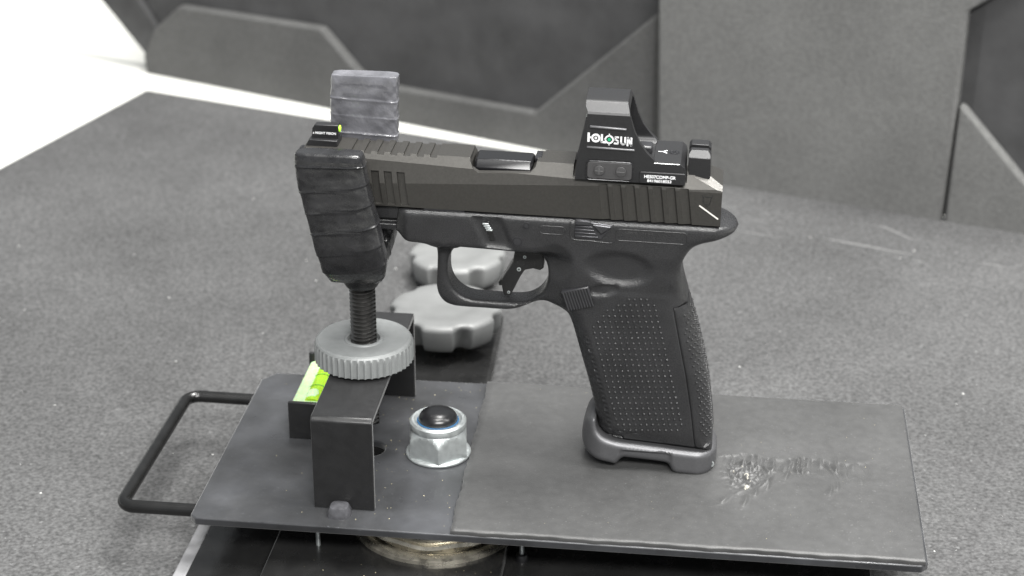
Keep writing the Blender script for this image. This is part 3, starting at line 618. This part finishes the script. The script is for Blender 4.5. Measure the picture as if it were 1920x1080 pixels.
x_, y_ = Pn[:, 0], Pn[:, 1]
def nz(u, v, k): return np.sin(u*k+1.7*np.sin(v*k*.8+.6))*np.cos(v*k*1.1+1.3*np.sin(u*k*.7))
top_e = 83.5+1.6*np.sin(x_*.21)+.6*np.sin(x_*.83); bot_e = 70-9*np.exp(-((x_-247)/9)**2)+1.5*np.sin(x_*.34)-3*sm(x_, 280, 298)
band = sm(top_e-y_, -.4, 2.6)*sm(y_-bot_e, -4, 5)*sm(x_, 233, 241)*(1-sm(x_, 296, 312))
wx = x_+.16*(y_-75)+1.5*nz(x_, y_, .22); per_ = np.interp(wx, [232, 246, 262, 276, 310], [2.4, 3.0, 4.0, 6.5, 9]); ph_ = np.cumsum(np.zeros(1))[0]+wx/per_*1.0
sw_ = np.mod(wx/4.1+.35*np.sin(wx*.37), 1.0); saw = np.where(sw_ < .82, sw_/.82, (1-sw_)/.18)
amp_ = np.interp(x_, [232, 240, 256, 272, 285, 312], [.7, 2.1, 1.9, 1.9, 1.1, .3])
an = an*.55+band*(amp_*(saw-.25)*(.8+.5*nz(x_, y_, .31))-.5)
core = np.exp(-(((x_-246)/8.5)**2+((y_-65)/13)**2)**1.6)
an += core*(1.15*np.abs(nz(x_, y_, .52))+.55*nz(x_+9, y_, 1.05)-.5)
an = np.maximum(an, -1.75)
tt = [np.array(p) for p in ((198.8, 36.6), (207.1, 24.6), (214.3, 21.0), (221.6, 16.5))]
add[near] = an
lowp = .18*np.sin(PT[:, 0]*.045+1)*np.sin(PT[:, 1]*.06)+.05*np.sin(PT[:, 0]*.23)*np.sin(PT[:, 1]*.19+2)
Zp = (Zp.ravel()+add+lowp*np.clip(np.minimum.reduce([PT[:, 0]-118, 323-PT[:, 0], PT[:, 1], 143-PT[:, 1]])/10, 0, 1)).reshape(X.shape)
ny, nx = X.shape; V = [(X[j, i], Y[j, i], Zp[j, i]) for j in range(ny) for i in range(nx)]; F = [(j*nx+i, j*nx+i+1, (j+1)*nx+i+1, (j+1)*nx+i) for j in range(ny-1) for i in range(nx-1)]
per = [i for i in range(nx)]+[j*nx+nx-1 for j in range(1, ny)]+[(ny-1)*nx+i for i in range(nx-2, -1, -1)]+[j*nx for j in range(ny-2, 0, -1)]
b0 = len(V); cx_, cy_ = 220, 72
for k in per: V.append((V[k][0]+(.25 if V[k][0] > cx_ else -.25), V[k][1]+(.25 if V[k][1] > cy_ else -.25), 1.5))
b1 = len(V)
for k in per: V.append((V[k][0]+(.25 if V[k][0] > cx_ else -.25), V[k][1]+(.25 if V[k][1] > cy_ else -.25), .02))
n = len(per)
F += [(per[i], b0+i, b0+(i+1) % n, per[(i+1) % n]) for i in range(n)]+[(b0+i, b1+i, b1+(i+1) % n, b0+(i+1) % n) for i in range(n)]
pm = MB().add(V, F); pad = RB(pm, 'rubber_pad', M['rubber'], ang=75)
tn = MB()
for cx, cy, r in ((246.8, 63.6, 1.3), (247.4, 61.2, .9), (247.3, 53.0, 1.3), (246.4, 51.2, .8), (245.6, 73.8, .9), (244.9, 71.0, .5), (248.6, 57.5, .5), (241, 66, .5)):
    ring = [(cx+r*random.uniform(.6, 1.1)*math.cos(a), cy+1.5*r*random.uniform(.6, 1.1)*math.sin(a), 2.6+random.uniform(-.1, .3)) for a in [k*math.pi/3.5 for k in range(7)]]
    tn.loft([[(p[0], p[1], 1.6) for p in ring], ring, [(cx+(p[0]-cx)*.4, cy+(p[1]-cy)*.4, 3.2) for p in ring]])
RB(tn, 'torn_foam', M['torn'], pad, kind='stuff', label='pale torn foam showing through the pad')
# base plate below with rear arm
bp_ = [(-4, -42), (306, -42), (306, 60), (112, 96), (109.5, 215), (107, 285), (48, 285), (52, 110), (-4, 110)]
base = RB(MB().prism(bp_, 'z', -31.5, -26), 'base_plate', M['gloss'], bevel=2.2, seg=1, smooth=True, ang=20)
RB(MB().prism([(-7.2, -42), (-1.0, -42), (-1.0, 110), (-7.2, 110)], 'z', -30.5, -25.6), 'edge_strip', mat('lit_edge_grey', (.17, .17, .175), .45, var=.2, vscale=120), base, bevel=.8)  # pale grey puts the light on the chamfer into the colour
RB(MB().box(34, 140, -34, 32, -26, -20.6), 'pivot_block', M['gloss'], base, bevel=.6)
for x, y in ((15, -20), (290, -20), (60, 270), (290, 40)):
    RB(MB().lathe([(6, -34), (6, -31.5)], (x, y, 0), 20), 'rubber_foot', M['rubber'], base)
# turntable bearing
wv = lambda a, r, z: (r, z+(.55*math.sin(9*a) if -17 < z < -13 else 0))
RB(MB().lathe([(30, -22), (38.5, -22), (40, -21.2), (40, -18.8), (38.8, -18), (36, -17.8), (35.5, -18.6), (30, -18.6)], (105, 46, 0), 96), 'bearing_ring', M['brass'])
RB(MB().lathe([(20, -20), (33.5, -18.4), (35.5, -15.4), (35.0, -13.6), (36.8, -11), (37, -9.4), (36, -8.6), (20, -8.4)], (105, 46, 0), 144, mod=wv), 'bearing_ring', M['brass'])
RB(MB().lathe([(20, -26), (20, -3.6)], (105, 46, 0), 40), 'pivot', M['gloss'])
for x, y in ((54.5, 17), (147, 24)):
    s_ = RB(MB().lathe([(1.1, -26), (1.1, -3.6)], (x, y, 0), 12), 'screw', M['zinc'])
    RB(MB().lathe([(3.2, -26.5), (3.2, -24.4), (2.4, -22.9), (.05, -22.4)], (x, y, 0), 20), 'screw_head', M['zinc'] if x < 100 else M['bolt'], s_)
# handle loop
hp = [(-1, 14.5, -5)]
def arc(c, r, a0, a1, n=8): return [(c[0]+r*math.cos(rad(a0+(a1-a0)*i/n)), c[1]+r*math.sin(rad(a0+(a1-a0)*i/n)), c[2]) for i in range(n+1)]
hp = [(12, 14.8, -5.2)]+arc((-30.2, 21.0, -5.2), 6.2, 270, 180)+arc((-28.3, 116.2, -5.2), 7, 180, 90)+[(12, 122.6, -5.2)]
RB(MB().tube(hp, 3.0, 20), 'handle', mat('satin_black_rod', (.006, .006, .006), .25, var=.3, vscale=120, bump=.05), rest)
# inverted U bracket
U = [(15.5, .1), (15.5, 44.4), (17.2, 46.2), (126.8, 46.2), (128.6, 44.4), (128.6, .1), (125.8, .1), (125.8, 43.2), (18.4, 43.2), (18.4, .1)]
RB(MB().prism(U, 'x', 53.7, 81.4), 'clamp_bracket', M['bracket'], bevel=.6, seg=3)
wb = MB()
rg = []
for k, (s, z) in enumerate(((1, 0), (.95, 1.6), (.75, 2.9), (.4, 3.4), (.05, 3.5))): rg.append([(66.2+5.4*s*math.copysign(abs(math.cos(a))**.6, math.cos(a)), 11.6+5.2*s*math.copysign(abs(math.sin(a))**.7, math.sin(a)), z*1.5) for a in [j*math.pi/12 for j in range(24)]])
RB(wb.loft(rg), 'weld_bead', mat('clear_glue_bead', (.055, .055, .06), .15, var=.3, vscale=300), rest)
# lock nut
nut = RB(MB().lathe([(9, .02), (14.9, .02), (15.5, .6), (15.4, 1.4), (14.4, 2.0), (9, 2.2)], (101.7, 71.5, 0), 64), 'lock_nut', M['zinc'], bevel=.2)
hexm = lambda a, r, z: (min(r, 13.35/math.cos(((a-rad(279)) % (math.pi/3))-math.pi/6)), z)
hn = []
RB(MB().lathe([(9, 1.6), (15.5, 1.7), (15.5, 9.3), (15.0, 10.6), (14.3, 12.2), (13.5, 13.8), (13.1, 14.5), (13.5, 15.2), (13.7, 16.6), (13.4, 17.9), (12.4, 18.7), (11.4, 18.6), (10.6, 18.0), (10.0, 17.6), (9, 17.4)], (101.7, 71.5, 0), 240, mod=hexm), 'hex_body', M['zinc'], nut, ang=24)
RB(MB().lathe([(9, 17), (9.8, 17.4), (9.95, 18.0), (9.5, 18.2), (8.8, 18.2)], (101.7, 71.5, 0), 48), 'nylon_ring', M['nylon'], nut)
RB(MB().lathe([(9.2, 14), (9.3, 18.6), (9.0, 19.9), (8.1, 21.3), (6.5, 22.3), (4, 22.9), (.05, 23.1)], (101.7, 71.5, 0), 48), 'bolt_end', M['bolt'], nut)
# threaded rod
pr = []; z = 12.0
while z < 100: pr += [(4.9, z), (6.1, z+.85), (6.1, z+1.1), (4.9, z+1.9)]; z += 2.0
RB(MB().lathe(pr, (67.0, 74, 0), 48, helix=2.0), 'threaded_rod', M['rod'], ang=25)
# thumbwheel
def knurl(a, r, z):
    if r > 21 and z < 57.2: return (r+.55*(math.cos(46*a)*.7+.3*math.cos(92*a))*min(1, max(0, (57.5-z)/1.2)), z)
    return (r, z)
wh = RB(MB().lathe([(7, 46.9), (20.6, 46.9), (21.8, 47.5), (22.6, 48.0), (22.6, 51), (22.6, 54.5), (22.6, 56.4), (22.4, 57.3), (21.9, 58.0), (21.0, 58.4), (19.6, 58.2), (14, 57.9), (9.3, 57.7), (9.0, 58.1), (8.3, 58.4), (7.6, 58.2), (7, 56)], (67.2, 72.8, 0), 368, mod=knurl), 'thumbwheel', M['wheel'], ang=28)
RB(MB().lathe([(9.5, 46.2), (9.5, 47.0)], (67.2, 72.8, 0), 32), 'washer', M['zinc'], wh)
# taped fork: a U swept from the near prong round to the far prong
path = [(51, 156.8), (51, 140), (51, 122), (51.2, 112), (54, 104), (61, 98), (72, 95), (82, 96), (91, 101), (96.5, 109), (98.5, 120), (98.6, 138), (98.6, 158), (98.6, 177.5)]
Pp = [np.array(p, float) for p in path]; dense = []
for i in range(len(Pp)-1):
    p0 = Pp[max(i-1, 0)]; p1 = Pp[i]; p2 = Pp[i+1]; p3 = Pp[min(i+2, len(Pp)-1)]
    k = max(2, int(np.linalg.norm(p2-p1)/.36))
    for j in range(k):
        t = j/k; dense.append(.5*((2*p1)+(p2-p0)*t+(2*p0-5*p1+4*p2-p3)*t*t+(-p0+3*p1-3*p2+p3)*t**3))
dense.append(Pp[-1]); D = np.array(dense); S_ = np.concatenate([[0], np.cumsum(np.linalg.norm(np.diff(D, axis=0), axis=1))]); TOT = S_[-1]
edges_s = [5, 15.5, 25.5, 35.2, 44.5, 53, 61, 70, 79, 90, 102, 111, 117.6, 139, 147, 155, 163]
def fork_ring(i, half):
    y, z = D[i]; t = D[min(i+1, len(D)-1)]-D[max(i-1, 0)]; t = t/np.linalg.norm(t); nrm = np.array([t[1], -t[0]]); s = S_[i]
    wd = float(np.interp(s, [0, 3, 14, 40, 53, 60, 68, 82, 94, 108, TOT], [29.4, 30.4, 31.0, 31.0, 29.6, 26, 20, 20, 26, 31, 30.6]))
    th = float(np.interp(s, [0, 2, 45, 66, 90, TOT-3, TOT], [9.6, 10.4, 10.6, 12.5, 10.5, 9.8, 9.0]))
    xc = float(np.interp(s, [0, 15, 30, 50, 66, 90, 112, 150, TOT], [59.2, 60.9, 64.3, 68.2, 67.4, 66.5, 65.0, 65.6, 66.6]))
    ring = []; n = 56
    for k in range(n):
        a = 2*math.pi*k/n; e = .38; cx = math.copysign(abs(math.cos(a))**e, math.cos(a)); cn = math.copysign(abs(math.sin(a))**e, math.sin(a))
        u = s+(2.2*cx+1.6*max(0, cx)**3)*min(1, max(0, (s-3)/12))*(1 if s < 60 else .3)
        j = 0
        while j < len(edges_s) and edges_s[j] < u: j += 1
        lo = edges_s[j-1] if j > 0 else -9; hi = edges_s[j] if j < len(edges_s) else 190
        f = (u-lo)/(hi-lo); tape = .22*f**2+(.20+.16*math.sin(j*2.3+1))*math.exp(-((hi-u-.4)/.42)**2)+(.05 if s < 60 else .14)*math.sin(u*1.1+3*cx)*math.sin(k*.9+s*.15)+.10*math.sin(s*.27+cx*2+j)
        px = xc+cx*(wd/2+tape*.8); pn = cn*(th/2+tape)
        ring.append((px, y+nrm[0]*pn, z+nrm[1]*pn))
    return ring
cutS = next(i for i in range(len(D)) if S_[i] > TOT-62)
ringsA = [fork_ring(i, 0) for i in range(0, cutS+1)]
def inset(r, k, dv): c = np.mean(r, axis=0); return [tuple(c+(np.array(p)-c)*k+np.array(dv)) for p in r]
ringsA = [inset(ringsA[0], .35, (0, 0, .9)), inset(ringsA[0], .8, (0, 0, 1.0)), inset(ringsA[0], .95, (0, 0, .7))]+ringsA
fork = RB(MB().loft(ringsA), 'fork', M['tape'], ang=50)
ringsB = [fork_ring(i, 1) for i in range(cutS-2, len(D))]
ringsB = [inset(ringsB[0], 1.03, (0, 0, 0))]+ringsB+[inset(ringsB[-1], .97, (0, 0, .5)), inset(ringsB[-1], .8, (0, 0, .6)), inset(ringsB[-1], .3, (0, 0, .1))]
RB(MB().loft(ringsB), 'tape_wrap', M['tapegrey'], fork, ang=50, label='greyer tape round the far prong')
RB(MB().lathe([(5, 84), (7.5, 85), (8.6, 87), (9.4, 91), (9.8, 96), (8, 98)], (67, 73.6, 0), 32), 'fork_collar', M['tape'], fork)
# spirit level
lh = RB(MB().box(28.2, 50, 76.6, 78.8, .05, 19.6).box(28.2, 50, 124, 126.2, .05, 22.4).box(28.2, 50, 78.8, 124, .05, 3).box(46, 50, 78.8, 124, 3, 19.4), 'spirit_level', M['bracket'], bevel=.4)
vb = RB(MB().prism([(29.2, 3.1), (29.2, 17.6), (32.4, 19.0), (45.9, 19.0), (45.9, 3.1)], 'y', 79, 123.8), 'vial_block', M['vial'], lh, bevel=.5)
RB(MB().lathe([(5.6, 80.5), (5.6, 122)], (39, 0, 14.6), 32, axis='y'), 'vial_tube', M['vial_tube'], lh)
for yy in (95, 106.5): RB(MB().tube([(39+5.75*math.cos(rad(a)), yy, 14.6+5.75*math.sin(rad(a))) for a in range(0, 181, 12)], .22, 6), 'vial_line', M['vial_line'], lh)
RB(MB().lathe([(.1, 82), (3, 83.5), (3.6, 87), (3.2, 90), (.1, 92)], (38.4, 0, 17.6), 20, axis='y'), 'air_bubble', M['bubble'], lh)
# big lobed knobs on the rear arm
def knob(cx, cy, z0, R0, ph, tag_, h=16.5):
    def lob(a, r, z):
        q = math.cos(7*(a-ph)); n_ = max(0, (q-.35)/.65)**.75; k = min(1, max(0, (r-R0*.62)/(R0*.3))); zz = min(1, max(0, (z-z0-h*.45)/(h*.55))); return (r-R0*.18*n_*k*(1-.72*zz**1.5), z)
    pf = [(.06, 0), (R0*.62, 0), (R0*.86, .6), (R0*.93, 1.6), (R0*.97, 5), (R0, h-3.2), (R0*.985, h-1.6), (R0*.94, h-.5), (R0*.86, h), (R0*.68, h+.1), (R0*.50, h-.5), (R0*.45, h-1.0), (R0*.2, h-1.2), (.06, h-1.2)]
    k_ = RB(MB().lathe([(r, z0+z) for r, z in pf], (cx, cy, 0), 168, mod=lob), 'levelling_knob', M['knob'], ang=50, label=tag_)
    RB(MB().lathe([(10.5, z0-3.2), (11.5, z0-2.6), (11.5, z0+.4)], (cx, cy, 0), 32), 'knob_washer', M['brass'], k_)
    RB(MB().lathe([(6, z0-9 if z0 > -20 else -34), (6, z0)], (cx, cy, 0), 24), 'knob_stem', M['rod'], k_)
knob(79.5, 240, -18.2, 31.5, rad(270-26), 'nearer light grey lobed knob')
knob(70.5, 346, -31.5, 29.6, rad(270-20), 'farther light grey lobed knob')

# ------------------------------------------------------------------ crumbs, lint and scuffs
cb = MB()
def crumb(mb, x, y, z, r):
    V = [(x+r*random.uniform(.5, 1.2)*a, y+r*random.uniform(.5, 1.2)*b_, z+r*random.uniform(.3, .9)*c) for a, b_, c in ((1, 0, .3), (0, 1, .3), (-1, 0, .3), (0, -1, .3), (0, 0, 1), (0, 0, -.1))]
    mb.add(V, [(0, 1, 4), (1, 2, 4), (2, 3, 4), (3, 0, 4), (1, 0, 5), (2, 1, 5), (3, 2, 5), (0, 3, 5)])
for i in range(130):
    x = random.gauss(90, 28); y = random.uniform(4, 140)
    if 4 < x < 115: crumb(cb, x, y, .05, random.uniform(.12, .32))
for i in range(45): crumb(cb, random.uniform(120, 320), random.uniform(3, 140), 2.1, random.uniform(.1, .22))
for i in range(50): crumb(cb, random.uniform(50, 140), random.uniform(-30, 4), -20.5, random.uniform(.15, .35))
o = cb.build('brass_crumbs', M['crumb']); o['kind'] = 'stuff'; o['label'] = 'tiny brass coloured crumbs scattered on the black plates'; o['category'] = 'debris'
lt = MB()
for i in range(230):
    x = random.uniform(-300, 460); y = random.uniform(-120, 500)
    if -10 < x < 330 and -45 < y < 150: continue
    crumb(lt, x, y, -33.9, random.choice((.25, .3, .4, .8)))
o = lt.build('lint_specks', M['lint']); o['kind'] = 'stuff'; o['label'] = 'pale lint specks scattered over the black felt mat'; o['category'] = 'debris'
sc = MB()
for pts_, wd in (([(296, 440), (306, 436), (325, 429.5), (342, 423), (354, 419)], 2.6), ([(330, 467), (338, 463), (350, 449), (356, 442)], 2.2), ([(392, 412), (402, 409), (412, 405)], 2.2), ([(352, 411), (356, 409), (360, 407)], 2.2), ([(228, 452), (252, 442), (270, 436)], 1.4)):
    r = ribbon(pts_, wd, -33.95, None, '', ''); sc.add(r.V, r.F)
o = sc.build('chalky_scuffs', mat('rubbed_felt', (.10, .10, .10), .95, var=.3, vscale=500)); o['kind'] = 'stuff'; o['label'] = 'pale rubbed scuff marks on the felt mat near the panels'; o['category'] = 'marks'
